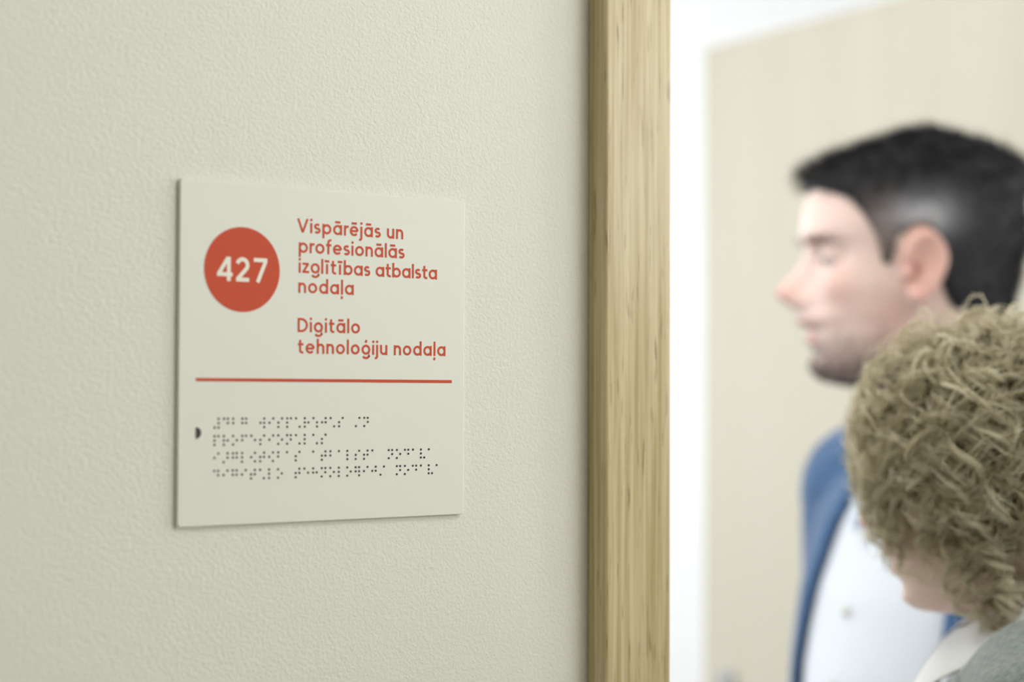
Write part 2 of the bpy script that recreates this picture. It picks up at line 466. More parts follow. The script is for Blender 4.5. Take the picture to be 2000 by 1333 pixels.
# room number
NW = 2.35; NH = 14.3
numb = empty('room_number'); numb.parent = sign
def put(pls, dx):
    num = []
    for p in pls: num.extend(ribbon([(x + dx, zz(1613.9) + y) for x, y in p], NW))
    flat('digit', num, m_num, .0001, parent=numb, y=YF - .00017)
put([[(7.9, 0), (7.9, NH - .2)], [(7.4, NH - .8), (1.3, 4.0)], [(.3, 3.9), (10.3, 3.9)]], 23.4)
put([arc(4.5, 9.65, 3.35, 3.45, 165, -28, 22) + [(1.5, 1.6)], [(.4, NW / 2), (8.9, NW / 2)]], 35.7)
put([[(.3, NH - NW / 2), (9.2, NH - NW / 2)], [(8.3, NH - 1.4), (2.9, 0)]], 47.4)
# braille
BR = ['3456 145 12 1245 - 2456 24 234 1234 16 1235 156 245 16 234 - 34 1345',
      '1234 1235 135 124 15 234 24 135 1345 16 123 16 234',
      '24 345 1245 123 246 2345 246 12 1 234 - 1 2345 12 1 123 234 2345 1 - 1345 135 145 1 1236 1',
      '145 24 1245 24 2345 16 123 135 - 2345 15 125 1345 135 123 135 12456 24 245 34 - 1345 135 145 1 1236 1']
for r, row in enumerate(BR):
    V = []; Fs = []
    for k, cell in enumerate(row.split()):
        if cell == '-': continue
        for d in cell:
            d = int(d) - 1
            x = 23.15 + 5.99 * k + (2.5 if d > 2 else 0); z = zz(1534.0 - 10.0 * r) - 2.5 * (d % 3)
            b0 = len(V); ns = 12
            for rr, dd in ((.72, 0), (.66, .25), (.42, .45)):
                V += [((x + rr * math.cos(a)) / 1000, YF - dd / 1000, (z + rr * math.sin(a)) / 1000) for a in np.linspace(0, 2 * math.pi, ns, endpoint=False)]
            for j in range(2):
                for i in range(ns):
                    i2 = (i + 1) % ns
                    Fs.append([b0 + j * ns + i, b0 + j * ns + i2, b0 + (j + 1) * ns + i2, b0 + (j + 1) * ns + i][::-1])
            Fs.append([b0 + 2 * ns + i for i in range(ns)])
    link('braille_line', mesh_np('braille_line', V, Fs), m_black, sign)['kind'] = 'stuff'


# ------------------------------------------------------------------ people: modelling tools (metres, body frame: x forward, y left, z up)
def loft(rings, n=40, T=None):
    """rings: (z, half width, front, back, [power])  closed by fans"""
    rings = [tuple(r) + ((1.0,) if len(r) == 4 else ()) for r in rings]
    a = np.linspace(0, 2 * np.pi, n, endpoint=False)
    V = []
    for z, w, f, b, p in rings:
        cx = (f - b) / 2 * 0 + 0.0
        ca, sa = np.cos(a), np.sin(a)
        sg = lambda v, e: np.sign(v) * np.abs(v) ** e
        x = np.where(ca > 0, f * sg(ca, p), b * sg(ca, 1.0)) + cx
        V.append(np.stack([x, w * sg(sa, p), np.full(n, z)], 1))
    V = np.concatenate(V); m = len(rings)
    z0, zN = rings[0], rings[-1]
    V = np.vstack([V, [[(z0[2] - z0[3]) / 2, 0, z0[0]]], [[(zN[2] - zN[3]) / 2, 0, zN[0]]]])
    Fs = []
    for j in range(m - 1):
        for i in range(n):
            i2 = (i + 1) % n
            Fs.append([j * n + i, j * n + i2, (j + 1) * n + i2, (j + 1) * n + i])
    for i in range(n):
        i2 = (i + 1) % n
        Fs.append([m * n, i2, i]); Fs.append([m * n + 1, (m - 1) * n + i, (m - 1) * n + i2])
    return xf(V, T), Fs


def xf(V, T):
    if T is None: return V
    return V @ T[:3, :3].T + T[:3, 3]


def rotm(axis, deg):
    return np.array(Matrix.Rotation(math.radians(deg), 4, axis))


def trans(x, y, z):
    T = np.eye(4); T[:3, 3] = (x, y, z); return T


def capsule(p, q, r0, r1, T=None, n=16, flat=None):
    p, q = np.array(p, float), np.array(q, float)
    d = q - p; L = np.linalg.norm(d); d = d / L
    ref = np.array([0, 0, 1.]) if abs(d[2]) < .9 else np.array([1., 0, 0])
    u = np.cross(d, ref); u /= np.linalg.norm(u); v = np.cross(d, u)
    rings = [(-r0 * math.cos(t), r0 * math.sin(t)) for t in np.linspace(.12, math.pi / 2, 6)]
    rings += [(L + r1 * math.sin(t), r1 * math.cos(t)) for t in np.linspace(0, math.pi / 2 - .12, 6)]
    a = np.linspace(0, 2 * np.pi, n, endpoint=False)
    V = [p + d * s + (u * np.cos(t) + v * np.sin(t)) * r for s, r in rings for t in a]
    m = len(rings)
    Fs = [[j * n + i, j * n + (i + 1) % n, (j + 1) * n + (i + 1) % n, (j + 1) * n + i] for j in range(m - 1) for i in range(n)]
    Fs.append(list(range(n))[::-1]); Fs.append([(m - 1) * n + i for i in range(n)])
    V = np.array(V)
    return xf(V, T), Fs


def ellipsoid(cn, r, T=None, n=20, m=12):
    cn = np.array(cn)
    V = [(cn[0], cn[1], cn[2] - r[2])]
    for j in range(1, m):
        t = math.pi * j / m
        for i in range(n):
            a = 2 * math.pi * i / n
            V.append((cn[0] + r[0] * math.sin(t) * math.cos(a), cn[1] + r[1] * math.sin(t) * math.sin(a), cn[2] - r[2] * math.cos(t)))
    V.append((cn[0], cn[1], cn[2] + r[2]))
    Fs = [[0, 1 + (i + 1) % n, 1 + i] for i in range(n)]
    for j in range(m - 2):
        for i in range(n):
            i2 = (i + 1) % n
            Fs.append([1 + j * n + i, 1 + j * n + i2, 1 + (j + 1) * n + i2, 1 + (j + 1) * n + i])
    b0 = 1 + (m - 2) * n
    Fs += [[b0 + i, b0 + (i + 1) % n, len(V) - 1] for i in range(n)]
    return xf(np.array(V), T), Fs


def tube(pts, rad, T=None, n=10):
    out = []
    for i in range(len(pts) - 1):
        out.append(capsule(pts[i], pts[i + 1], rad[i], rad[i + 1], T, n))
    return out


def fuse(prims, voxel, smooth=4):
    V = []; Fs = []; b = 0
    for v, f in prims:
        V.append(v); Fs += [[i + b for i in x] for x in f]; b += len(v)
    me = mesh_np('tmp', np.vstack(V), Fs)
    bm = bmesh.new(); bm.from_mesh(me)
    bmesh.ops.recalc_face_normals(bm, faces=bm.faces); bm.to_mesh(me); bm.free()
    o = bpy.data.objects.new('tmp', me); COL.objects.link(o)
    r = o.modifiers.new('r', 'REMESH'); r.mode = 'VOXEL'; r.voxel_size = voxel
    if smooth:
        s = o.modifiers.new('s', 'SMOOTH'); s.iterations = smooth; s.factor = .6
    dg = bpy.context.evaluated_depsgraph_get(); dg.update()
    ev = o.evaluated_get(dg)
    m2 = bpy.data.meshes.new_from_object(ev)
    V, Q, N = arrays(m2)
    bpy.data.objects.remove(o); bpy.data.meshes.remove(me); bpy.data.meshes.remove(m2)
    return V, Q, N


def arrays(me):
    V = np.empty(len(me.vertices) * 3, np.float32); me.vertices.foreach_get('co', V); V = V.reshape(-1, 3).astype(float)
    N = np.empty(len(me.vertices) * 3, np.float32); me.vertices.foreach_get('normal', N); N = N.reshape(-1, 3).astype(float)
    L = np.empty(len(me.loops), np.int32); me.loops.foreach_get('vertex_index', L)
    T = np.empty(len(me.polygons), np.int32); me.polygons.foreach_get('loop_total', T)
    S = np.empty(len(me.polygons), np.int32); me.polygons.foreach_get('loop_start', S)
    q = S[T == 4]; Q = np.stack([L[q + i] for i in range(4)], 1)
    return V, Q, N


def keep(V, Q, vm):
    """keep only the faces whose vertices are all kept"""
    fm = vm[Q].all(1); Q = Q[fm]
    used = np.zeros(len(V), bool); used[Q.ravel()] = True
    idx = -np.ones(len(V), int); idx[used] = np.arange(used.sum())
    return V[used], idx[Q], used


def set_col(me, Cc):
    at = me.color_attributes.new('Col', 'FLOAT_COLOR', 'POINT')
    A = np.ones((len(Cc), 4), np.float32); A[:, :3] = Cc; at.data.foreach_set('color', A.ravel())


def sm(x, a, b): 
    t = np.clip((x - a) / (b - a), 0, 1); return t * t * (3 - 2 * t)


def vnoise(P, f, seed=0):
    r = np.random.default_rng(seed); s = np.zeros(len(P))
    for k in range(5):
        d = r.normal(size=3) * f; s += np.sin(P @ d + r.uniform(0, 6.28))
    return s / 5


def strands(P, rad, taper=.4, sides=3):
    """P (N,K,3) polylines -> tube mesh arrays"""
    N, K, _ = P.shape
    T = np.gradient(P, axis=1); T /= np.linalg.norm(T, axis=2, keepdims=True) + 1e-9
    ref = np.array([.31, .52, .79]); U_ = np.cross(T, ref); U_ /= np.linalg.norm(U_, axis=2, keepdims=True) + 1e-9
    W_ = np.cross(T, U_)
    prof = (1 - (1 - taper) * np.linspace(0, 1, K) ** 2)[None, :, None] * np.reshape(rad, (-1, 1, 1))
    rings = [P + (U_ * math.cos(a) + W_ * math.sin(a)) * prof for a in np.linspace(0, 2 * math.pi, sides, endpoint=False)]
    V = np.stack(rings, 2).reshape(-1, 3)
    base = (np.arange(N)[:, None] * K + np.arange(K - 1)[None]) * sides
    Q = []
    for s in range(sides):
        s2 = (s + 1) % sides
        Q.append(np.stack([base + s, base + s2, base + s2 + sides, base + s + sides], -1).reshape(-1, 4))
    return V, np.concatenate(Q)


def attr_mat(name, rough, spec=.4, sss=0.0, bump=None, radius=(1, .35, .2), scale=.008):
    m = mat(name, (.8, .8, .8), rough, spec)
    t, n, l, b = nt(m)
    a = n.new('ShaderNodeAttribute'); a.attribute_name = 'Col'; l.new(a.outputs['Color'], b.inputs['Base Color'])
    if sss:
        b.inputs['Subsurface Weight'].default_value = sss
        b.inputs['Subsurface Radius'].default_value = radius; b.inputs['Subsurface Scale'].default_value = scale
    if bump: add_bump(m, *bump)
    return m


m_skin = attr_mat('skin', .48, .4, .35, (900, .15, .0005))


def head_prims(T, k=1.0, male=True):
    """T maps the head frame (x towards the face, origin midway between the ears, millimetres) to the body frame"""
    mm = lambda v: v / 1000 * k
    if male:
        P = [(-92, 46, 20, 52), (-88, 47, 62, 54), (-84, 47, 82, 56), (-75, 50, 93, 60), (-66, 53, 95, 64), (-57, 57, 94, 70), (-46, 61, 97, 74), (-36, 63, 97, 78),
             (-25, 66, 100, 82), (-14, 68, 98, 86), (0, 71, 97, 90), (12, 72, 96, 93), (26, 73, 97, 95), (38, 74, 99, 96), (48, 75, 104, 96), (60, 76, 105, 96),
             (75, 75, 104, 94), (90, 70, 99, 88), (104, 62, 88, 78), (115, 50, 70, 64), (122, 35, 48, 44), (126, 16, 20, 18)]
    else:
        P = [(-90, 36, 20, 48), (-86, 36, 60, 50), (-80, 38, 80, 52), (-70, 43, 89, 58), (-60, 49, 91, 62), (-50, 55, 92, 68), (-38, 60, 94, 74),
             (-25, 64, 95, 80), (-14, 67, 94, 86), (0, 70, 94, 90), (12, 71, 93, 93), (26, 72, 94, 95), (38, 73, 97, 96), (48, 74, 101, 96), (60, 75, 103, 96),
             (75, 74, 102, 94), (90, 69, 97, 88), (104, 61, 86, 78), (115, 49, 68, 64), (122, 34, 46, 44), (126, 16, 20, 18)]
    # resample the profile, then sculpt nose, lips, sockets, cheeks
    A = np.array(P, float); zs = np.linspace(A[0, 0], A[-1, 0], 110)
    rings = [(z,) + tuple(np.interp(z, A[:, 0], A[:, j]) for j in (1, 2, 3)) for z in zs]
    V, Fs = loft(rings, 96)
    x, y, z = V[:, 0].copy(), V[:, 1].copy(), V[:, 2].copy()
    front = sm(x, 20, 60)
    g = lambda v, c_, s_: np.exp(-((v - c_) / s_) ** 2)
    nz = np.interp(z, [-21, -17, -11, -2, 8, 18, 28, 36, 44], [0, 14, 27, 37, 29, 18, 10, 4, 0]) * (1 if male else .78)
    nw = np.interp(z, [-20, -6, 10, 30, 45], [14, 12.5, 9, 7.5, 9])
    dx = nz * np.exp(-(np.abs(y) / nw) ** 2.4)
    dx += 8 * g(z, -12, 7) * g(np.abs(y), 14, 6) * .9                      # alae
    dx += (13 if male else 7) * g(z, -27, 8) * g(y, 0, 24) * (.9 if male else .8)
    dx += 8 * g(z, -47, 5.5) * g(y, 0, 19) + 6 * g(z, -31, 4) * g(y, 0, 19)
    dx -= 5 * g(z, -36, 2.4) * g(y, 0, 20)
    dx += 6 * g(z, -75, 13) * g(y, 0, 20)                                   # chin
    dx -= 3 * g(z, -58, 5) * g(y, 0, 20)
    dx -= 13 * g(z, 31, 10) * g(np.abs(y), 32, 15)                          # eye sockets
    dx += 4.5 * g(z, 49, 7) * g(np.abs(y), 26, 20) * (1 if male else .4)   # brow ridge
    dx += 6 * g(z, 3, 16) * g(np.abs(y), 42, 16)                            # cheek bones
    dx -= 4 * g(z, -30, 14) * g(np.abs(y), 48, 10)
    V[:, 0] = x + dx * front
    V = V * k / 1000
    pr = [(xf(V, T), Fs)]
    for s in (-1, 1):
        e = (77 * k / 1000, s * 31 * k / 1000, 31 * k / 1000)
        pr.append(ellipsoid(e, (13.2 * k / 1000,) * 3, T))
        # ear
        E = T @ trans(20 * k / 1000, s * 70 * k / 1000, 8 * k / 1000) @ rotm('Z', s * 16) @ rotm('Y', -8)
        es = k / 1000 * (.88 if male else .8)
        pts = []
        for a in np.linspace(-35, 250, 18):
            r1, r2 = 17, 27
            t = math.radians(90 - a + 40)
            pts.append(((-14 - r1 * math.cos(math.radians(a)) * .95) * es * 1.0 + 4 * es, s * (9 + 4 * math.sin(math.radians(a * .6))) * es, (18 + r2 * math.sin(math.radians(a))) * es))
        # helix runs from the crus at the front over the top and down the back to the lobe
        hel = [(4, 4, 14), (5, 7, 24), (1, 10, 36), (-8, 13, 44), (-19, 15, 44), (-28, 16, 35), (-32, 17, 20), (-30, 16, 5), (-24, 14, -9), (-17, 11, -20)]
        hp = [(px * es, s * py * es, pz * es) for px, py, pz in hel]
        pr += tube(hp, [3.6 * es] * 3 + [4.3 * es] * 4 + [4.0 * es] * 3, E)
        ah = [(-8, 9, 34), (-18, 11, 30), (-23, 11, 18), (-21, 11, 4), (-13, 9, -6)]
        pr += tube([(px * es, s * py * es, pz * es) for px, py, pz in ah], [3.4 * es] * 5, E)
        pr.append(ellipsoid((-15 * es, s * 4.5 * es, 14 * es), (17 * es, 4.2 * es, 29 * es), E))
        pr.append(ellipsoid((-10 * es, s * 8 * es, -20 * es), (9 * es, 5 * es, 11 * es), E))
        pr.append(ellipsoid((2 * es, s * 6 * es, 2 * es), (4.5 * es, 4.5 * es, 6.5 * es), E))
    return pr


def hand_prims(T, s, k=1.0):
    """hand hanging down from the wrist at the origin of T: palm towards the thigh, thumb forward. s = +1 left"""
    pr = []
    m = k / 1000
    for i, (fx, L, r) in enumerate(((27, 74, 8.6), (9, 82, 8.8), (-9, 76, 8.4), (-26, 60, 7.4))):
        pr.append(capsule((fx * .45 * m, 0, -8 * m), (fx * m, 0, -88 * m), 13 * m, 10.5 * m, T, 12))
        d = np.array([fx * .05, 0, -1.0]); d /= np.linalg.norm(d); p = np.array([fx, 0, -88.0]); bend = 12 + 3 * i
        ang = 0; pts = [p.copy()]
        for seg, fr in enumerate((.44, .31, .25)):
            ang += bend * (1 if seg else .8)
            dd = np.array([d[0], -s * math.sin(math.radians(ang)), d[2] * math.cos(math.radians(ang))])
            p = p + dd * L * fr; pts.append(p.copy())
        pr += tube([tuple(q * m) for q in pts], [r * m, r * .94 * m, r * .88 * m, r * .74 * m], T, 12)
    th = [(18, -s * 4, -22), (38, -s * 12, -50), (46, -s * 18, -78), (46, -s * 22, -102)]
    pr += tube([tuple(np.array(q) * m) for q in th], [14 * m, 11 * m, 9.5 * m, 7.5 * m], T, 12)
    return pr


def torso_rings(male, k, inf=0.0, belly=0.0):
    if male:
        Rr = [(.84, .10, .07, .08), (.89, .160, .10, .115), (.97, .172, .115, .125), (1.06, .160, .128 + belly, .108), (1.15, .160, .132 + belly, .100), (1.26, .170, .126 + belly * .4, .112),
              (1.34, .174, .112, .118), (1.41, .168, .088, .112), (1.455, .140, .062, .100), (1.49, .098, .042, .086), (1.52, .064, .030, .07)]
    else:
        Rr = [(.84, .10, .07, .08), (.89, .165, .10, .12), (.97, .168, .105, .125), (1.06, .138, .095, .095), (1.15, .130, .098, .088), (1.25, .140, .128, .100),
              (1.32, .148, .118, .105), (1.38, .142, .085, .102), (1.42, .115, .058, .090), (1.455, .078, .042, .075), (1.49, .052, .030, .06)]
    return [(z * k + (0 if 0 < i < len(Rr) - 1 else inf * (1 if i else -1)), w + inf, f + inf, b_ + inf) for i, (z, w, f, b_) in enumerate(Rr)]


def limbs(male, k, inf=0.0, arms=True, legs=True):
    back = 1 if male else -1               # the arm on this side is carried a little further back
    pr = []
    q = .94 if male else .86
    for s in (-1, 1):
        if arms:
            sh = (-.012, s * .178 * q, (1.437 if male else 1.392) * k); el = (-.035 - (.055 if s == back else 0), s * (.232 - (.02 if s == back else 0)) * q, 1.135 * k); wr = (.03 - (.05 if s == back else 0), s * (.245 - (.02 if s == back else 0)) * q, .885 * k)
            pr.append(capsule((-.01, s * (.075 if male else .06), (1.462 if male else 1.435) * k), sh, (.052 if male else .042) * q + inf, (.056 if male else .054) * q + inf))
            pr.append(capsule(sh, el, .054 * q + inf, .041 * q + inf)); pr.append(capsule(el, wr, .041 * q + inf, .028 * q + inf))
        if legs:
            hp = (-.005, s * .088, .90 * k); kn = (.012, s * .098, .49 * k); an = (-.02, s * .105, .09 * k)
            pr.append(capsule(hp, kn, .090 + inf, .060 + inf)); pr.append(capsule(kn, (-.012, s * .10, .33 * k), .060 + inf, .057 + inf)); pr.append(capsule((-.012, s * .10, .33 * k), an, .057 + inf, .040 + inf))
    return pr


def person(label, male, k, headT, hk, root_loc, rz, group=None):
    root = empty('person', root_loc, rz); root['label'] = label; root['category'] = 'person'
    pr = head_prims(headT, hk, male)
    nk = headT[:3, 3]
    pr.append(capsule((-.035, 0, 1.44 * k), (nk[0] - .018, nk[1], nk[2] - .045), (.064 if male else .050), (.058 if male else .046)))
    pr.append(loft(torso_rings(male, k), 48)); pr += limbs(male, k)
    q = .94 if male else .86
    for s in (-1, 1):
        pr += hand_prims(trans(.03 - (.05 if s == (1 if male else -1) else 0), s * (.246 - (.02 if s == (1 if male else -1) else 0)) * q, .872 * k) @ rotm('Y', -6), s, q * 1.0)
        pr.append(capsule((-.045, s * .105, .05), (.10, s * .118, .035), .038, .028))
        pr.append(capsule((.08, s * .114, .032), (.155, s * .12, .022), .030, .018))
    V, Q, N = fuse(pr, .004, 2)
    return root, V, Q, N


def to_head(V, T, hk):
    Ti = np.linalg.inv(T); return xf(V, Ti) * 1000 / hk


# yaw helpers: facing directions given in the camera's ground frame
def ground(cx_, cz_):
    v = _R0 * cx_ + _F0 * cz_; return math.atan2(v[1], v[0])


def at(px, py, z): return CAM + (FW + RT * (px - 1000) / FPX - UP * (py - 666.5) / FPX) * z


# ------------------------------------------------------------------ the man
HEAD_M = at(1786, 565, 1.865)
face_yaw = ground(-math.cos(math.radians(2)), math.sin(math.radians(2)))
body_yaw = ground(-math.sin(math.radians(66)), -math.cos(math.radians(66)))
hk = 1.105
km = (HEAD_M[2] - .125) / 1.53
hz = HEAD_M[2]
headT = trans(.045, 0, hz) @ rotm('Z', math.degrees(face_yaw - body_yaw)) @ rotm('Y', 1)
bx, by = HEAD_M[0] - .045 * math.cos(body_yaw), HEAD_M[1] - .045 * math.sin(body_yaw)
root, V, Q, N = person('dark-haired bearded person in blue blazer and white shirt behind the curly-haired person', True, km, headT, hk, (bx, by, 0), body_yaw)
Hh = to_head(V, headT, hk); Nh = N @ headT[:3, :3]
x, y, z = Hh.T
skin = np.array(srgb(230, 205, 197)); C_ = np.tile(skin, (len(V), 1))
def mixc(C_, w_, col): return C_ * (1 - w_[:, None]) + np.array(col)[None] * w_[:, None]
g = lambda v, c_, s_: np.exp(-((v - c_) / s_) ** 2)
inhead = sm(z, -105, -95)
C_ = mixc(C_, .32 * g(z, 0, 14) * g(y, 0, 18) * sm(x, 100, 118), srgb(205, 120, 108))
C_ = mixc(C_, .3 * g(z, 0, 22) * g(np.abs(y), 48, 18) * sm(x, 50, 80), srgb(214, 140, 124))

lips = g(y, 0, 21) * sm(x, 90, 100) * (g(z, -31.5, 3.6) + g(z, -44, 5))
beard = sm(x, 26, 40) * sm(-z, 28 + 0 * x, 44) * inhead + .9 * g(z, -25, 6) * g(y, 0, 25) * sm(x, 85, 95)
beard = np.clip(np.maximum(beard, sm(-z, 60, 74) * sm(x, 10, 30) * inhead), 0, 1)
beard *= (1 - .9 * np.clip(lips, 0, 1)) * (.35 + .65 * sm(-z, 48, 72))
C_ = mixc(C_, .32 * g(x, 32, 24) * g(z, -32, 30) * sm(np.abs(y), 30, 50), srgb(188, 122, 106))  # side of the jaw: redness plus the shading below the ear, painted in
C_ = mixc(C_, .46 * np.clip(beard, 0, 1), srgb(84, 72, 68))
C_ = mixc(C_, np.clip(lips, 0, 1) * .7, srgb(190, 112, 105))
C_ = mixc(C_, g(z, 27, 2.2) * g(np.abs(y), 32, 13) * sm(x, 80, 88) * .8, srgb(70, 50, 45))
# hair region of the scalp
def hair_mask_m(x, y, z):
    front = sm(z - (90 + 0 * x), -3, 5)
    line = np.interp(x, [-95, -45, -20, -10, 0, 22, 28, 33, 40, 46, 56, 66, 85, 110], [-34, -30, -22, 0, 44, 46, 44, 18, 18, 44, 62, 78, 90, 96])
    return sm(z - line, -2, 8)
ysurf = np.interp(z, [-92, -46, 0, 38, 75, 90, 104], [50, 61, 71, 74, 75, 70, 62]) * np.sqrt(np.clip(1 - (np.minimum(x, 0) / 96) ** 2, .05, 1))
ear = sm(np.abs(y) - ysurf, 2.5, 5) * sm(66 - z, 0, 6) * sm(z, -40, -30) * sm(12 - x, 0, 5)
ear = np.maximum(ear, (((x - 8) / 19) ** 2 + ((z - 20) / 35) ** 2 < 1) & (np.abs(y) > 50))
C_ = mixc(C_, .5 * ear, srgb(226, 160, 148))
C_ = mixc(C_, .75 * ear * g(x, 12, 6) * g(z, 14, 9), srgb(140, 70, 60))  # shade in the hollow of the ear, painted into the skin
hm = hair_mask_m(x, y, z) * (1 - ear) * inhead
C_ = mixc(C_, .85 * hm, srgb(40, 36, 36))
me = mesh_np('body', V, Q); set_col(me, C_); link('body', me, m_skin, root, True)

m_hair_m = attr_mat('dark_hair', .62, .3)
top = sm(z, 62, 98); th_ = (3.0 + (8 + 9 * sm(50 - x, 0, 60)) * top * (1 - .55 * sm(np.abs(y), 40, 68)) + 5 * sm(-x, 40, 85) * sm(z, 0, 50)) * (1 + .25 * vnoise(Hh, .12, 3))
disp = (hm * th_ - 1.5 * (1 - hm)) * hk / 1000
hv = V + N * disp[:, None]
kv, kq, used = keep(hv, Q, hm > .05)
grey = np.clip(1.1 * g(Hh[used][:, 0], 4, 26) * g(Hh[used][:, 2], 62, 17) * sm(np.abs(Hh[used][:, 1]), 40, 60), 0, 1)
brown = g(Hh[used][:, 0], 40, 18) * g(Hh[used][:, 2], 46, 30)
hc = np.tile(np.array(srgb(36, 36, 42)), (len(kv), 1)); hc = mixc(hc, .7 * brown, srgb(140, 124, 116)); hc = mixc(hc, .85 * grey, srgb(186, 186, 194))
me = mesh_np('hair', kv, kq)
# strands on top of the hair shell
def sample(V, Q, n_, wts):
    fw = wts[Q].mean(1); A_ = np.linalg.norm(np.cross(V[Q[:, 1]] - V[Q[:, 0]], V[Q[:, 3]] - V[Q[:, 0]]), axis=1)
    p = fw * A_; p /= p.sum(); fi = rng.choice(len(Q), n_, p=p); u, v = rng.random((2, n_, 1))
    P = (V[Q[fi, 0]] * (1 - u) + V[Q[fi, 1]] * u) * (1 - v) + (V[Q[fi, 3]] * (1 - u) + V[Q[fi, 2]] * u) * v
    return P, Q[fi, 0]
P0, vi = sample(hv, Q, 9000, hm ** 2)
hh = Hh[vi]; nn = N[vi]; tp = sm(hh[:, 2], 70, 100)
comb_h = np.stack([np.where(hh[:, 2] > 70, .9, -.35), np.zeros(len(hh)), np.where(hh[:, 2] > 70, .25, -.9)], 1)
comb = comb_h @ headT[:3, :3].T
Ln = (3 + 10 * tp + 5 * rng.random(len(hh)) + 7 * g(hh[:, 0], 95, 12) * tp + 4 * sm(-hh[:, 0], 50, 90)) / 1000
K = 5; ts = np.linspace(0, 1, K)[None, :, None]
jit = rng.normal(size=(len(hh), 3)) * .35
D0 = nn * .7 + comb * .5 + jit; D0 /= np.linalg.norm(D0, axis=1, keepdims=True)
D1 = nn * .15 + comb + jit * 1.2 - np.array([0, 0, .25]); D1 /= np.linalg.norm(D1, axis=1, keepdims=True)
PP = (P0 - nn * .002)[:, None] + (D0[:, None] * ts * (1 - .5 * ts) + D1[:, None] * ts ** 2 * .6) * Ln[:, None, None]
sv, sq = strands(PP, np.full(len(PP), .00045), .3)
sgr = np.clip(g(hh[:, 0], 4, 28) * g(hh[:, 2], 62, 18) + .6 * g(hh[:, 0], 40, 18) * g(hh[:, 2], 46, 30), 0, 1) * .85
scol = mixc(np.tile(np.array(srgb(34, 34, 40)), (len(hh), 1)), sgr, srgb(172, 168, 172))
scol = mixc(scol, .35 * rng.random(len(hh)) * sm(hh[:, 0], 60, 90), srgb(96, 84, 70))
allv = np.vstack([kv, sv]); allq = np.vstack([kq, sq + len(kv)])
me = mesh_np('hair', allv, allq); set_col(me, np.vstack([hc, np.repeat(scol, K * 3, 0)])); link('hair', me, m_hair_m, root, True)
# beard and eyebrows
def fuzz(name, wts, n_, ln, dirh, col, rad=.0003):
    P0, vi = sample(V, Q, n_, wts); nn = N[vi]
    d = np.array(dirh) @ headT[:3, :3].T
    D = nn * .6 + d[None] + rng.normal(size=nn.shape) * .3; D /= np.linalg.norm(D, axis=1, keepdims=True)
    t4 = np.linspace(0, 1, 4)[None, :, None]
    PP = P0[:, None] + D[:, None] * t4 * (ln * (.6 + .8 * rng.random(len(P0))))[:, None, None]
    sv, sq = strands(PP, np.full(len(PP), rad), .4)
    cc = np.array(col)[None] * (.7 + .6 * rng.random((len(P0), 1)))
    me = mesh_np(name, sv, sq); set_col(me, np.repeat(cc, 12, 0)); return link(name, me, m_hair_m, root, True)
fuzz('beard', np.clip(beard, 0, 1) ** 2 * sm(z, -98, -90), 2600, .004, (.2, 0, -1), srgb(88, 76, 72))
fuzz('eyebrow', g(z, 46, 4) * g(y, 30, 15) * sm(x, 70, 85) * (y > 6), 170, .007, (0, .8, .2), srgb(120, 100, 90), .00022)
fuzz('eyebrow', g(z, 46, 4) * g(y, -30, 15) * sm(x, 70, 85) * (y < -6), 170, .007, (0, -.8, .2), srgb(120, 100, 90), .00022)
m_eye = mat('eye_white', srgb(225, 220, 215), .15)
m_iris = mat('iris', srgb(70, 60, 50), .2)
def eyes(root, T, k):
    for s in (-1, 1):
        cn = np.array([77.4, s * 31, 28.5]) / 1000 * k
        v, f = ellipsoid(cn, (11.6 / 1000 * k,) * 3, T); e = link('eye', mesh_np('eye', v, f), m_eye, root, True)
        v, f = ellipsoid(cn + np.array([9.2, 0, -2]) / 1000 * k, (2.9 / 1000 * k, 5.4 / 1000 * k, 5.4 / 1000 * k), T); link('iris', mesh_np('iris', v, f), m_iris, e, True)
eyes(root, headT, hk)


# garments -------------------------------------------------
def even_hem(V, Q, it=14):
    """smooth the cut edges of a garment along themselves"""
    E = np.sort(np.concatenate([Q[:, [0, 1]], Q[:, [1, 2]], Q[:, [2, 3]], Q[:, [3, 0]]]), 1)
    u, c_ = np.unique(E, axis=0, return_counts=True); Bd = u[c_ == 1]
    if not len(Bd): return V
    V = V.copy(); deg = np.zeros(len(V)); np.add.at(deg, Bd.ravel(), 1); on = deg > 0
    for _ in range(it):
        a_ = np.zeros_like(V); np.add.at(a_, Bd[:, 0], V[Bd[:, 1]]); np.add.at(a_, Bd[:, 1], V[Bd[:, 0]])
        V[on] = .4 * V[on] + .6 * a_[on] / deg[on, None]
    return V


def garment(name, prims, vm_fn, m, root, voxel=.006, smooth=6, thick=.003, wr=0.0, wf=14, seed=1):
    V, Q, N = fuse(prims, voxel, smooth)
    if wr:
        V = V + N * (wr * (vnoise(V * np.array([1, 1, .45]), wf, seed) + .5 * vnoise(V, wf * 2.3, seed + 1)))[:, None]
    V, Q, _ = keep(V, Q, vm_fn(V)); V = even_hem(V, Q)
    me = mesh_np(name, V, Q); o = link(name, me, m, root, True)
    s = o.modifiers.new('thickness', 'SOLIDIFY'); s.thickness = thick; s.offset = 1
    return o


m_shirt = mat('white_cotton_shirt', srgb(215, 221, 230), .8, .2, Sheen_Weight=.2); add_bump(m_shirt, 60, .15, .004)
m_blazer = mat('blue_wool_blazer', srgb(50, 88, 130), .85, .2, Sheen_Weight=.3)
add_noise_color(m_blazer, srgb(44, 80, 120), srgb(58, 97, 140), 700, 2)
m_trouser = mat('dark_trousers', srgb(42, 44, 52), .85, .2); add_bump(m_trouser, 300, .2, .001)
m_shoe = mat('black_leather', srgb(25, 23, 22), .35); add_bump(m_shoe, 200, .1, .001)
m_lining = mat('dark_lining', srgb(24, 28, 40), .6)

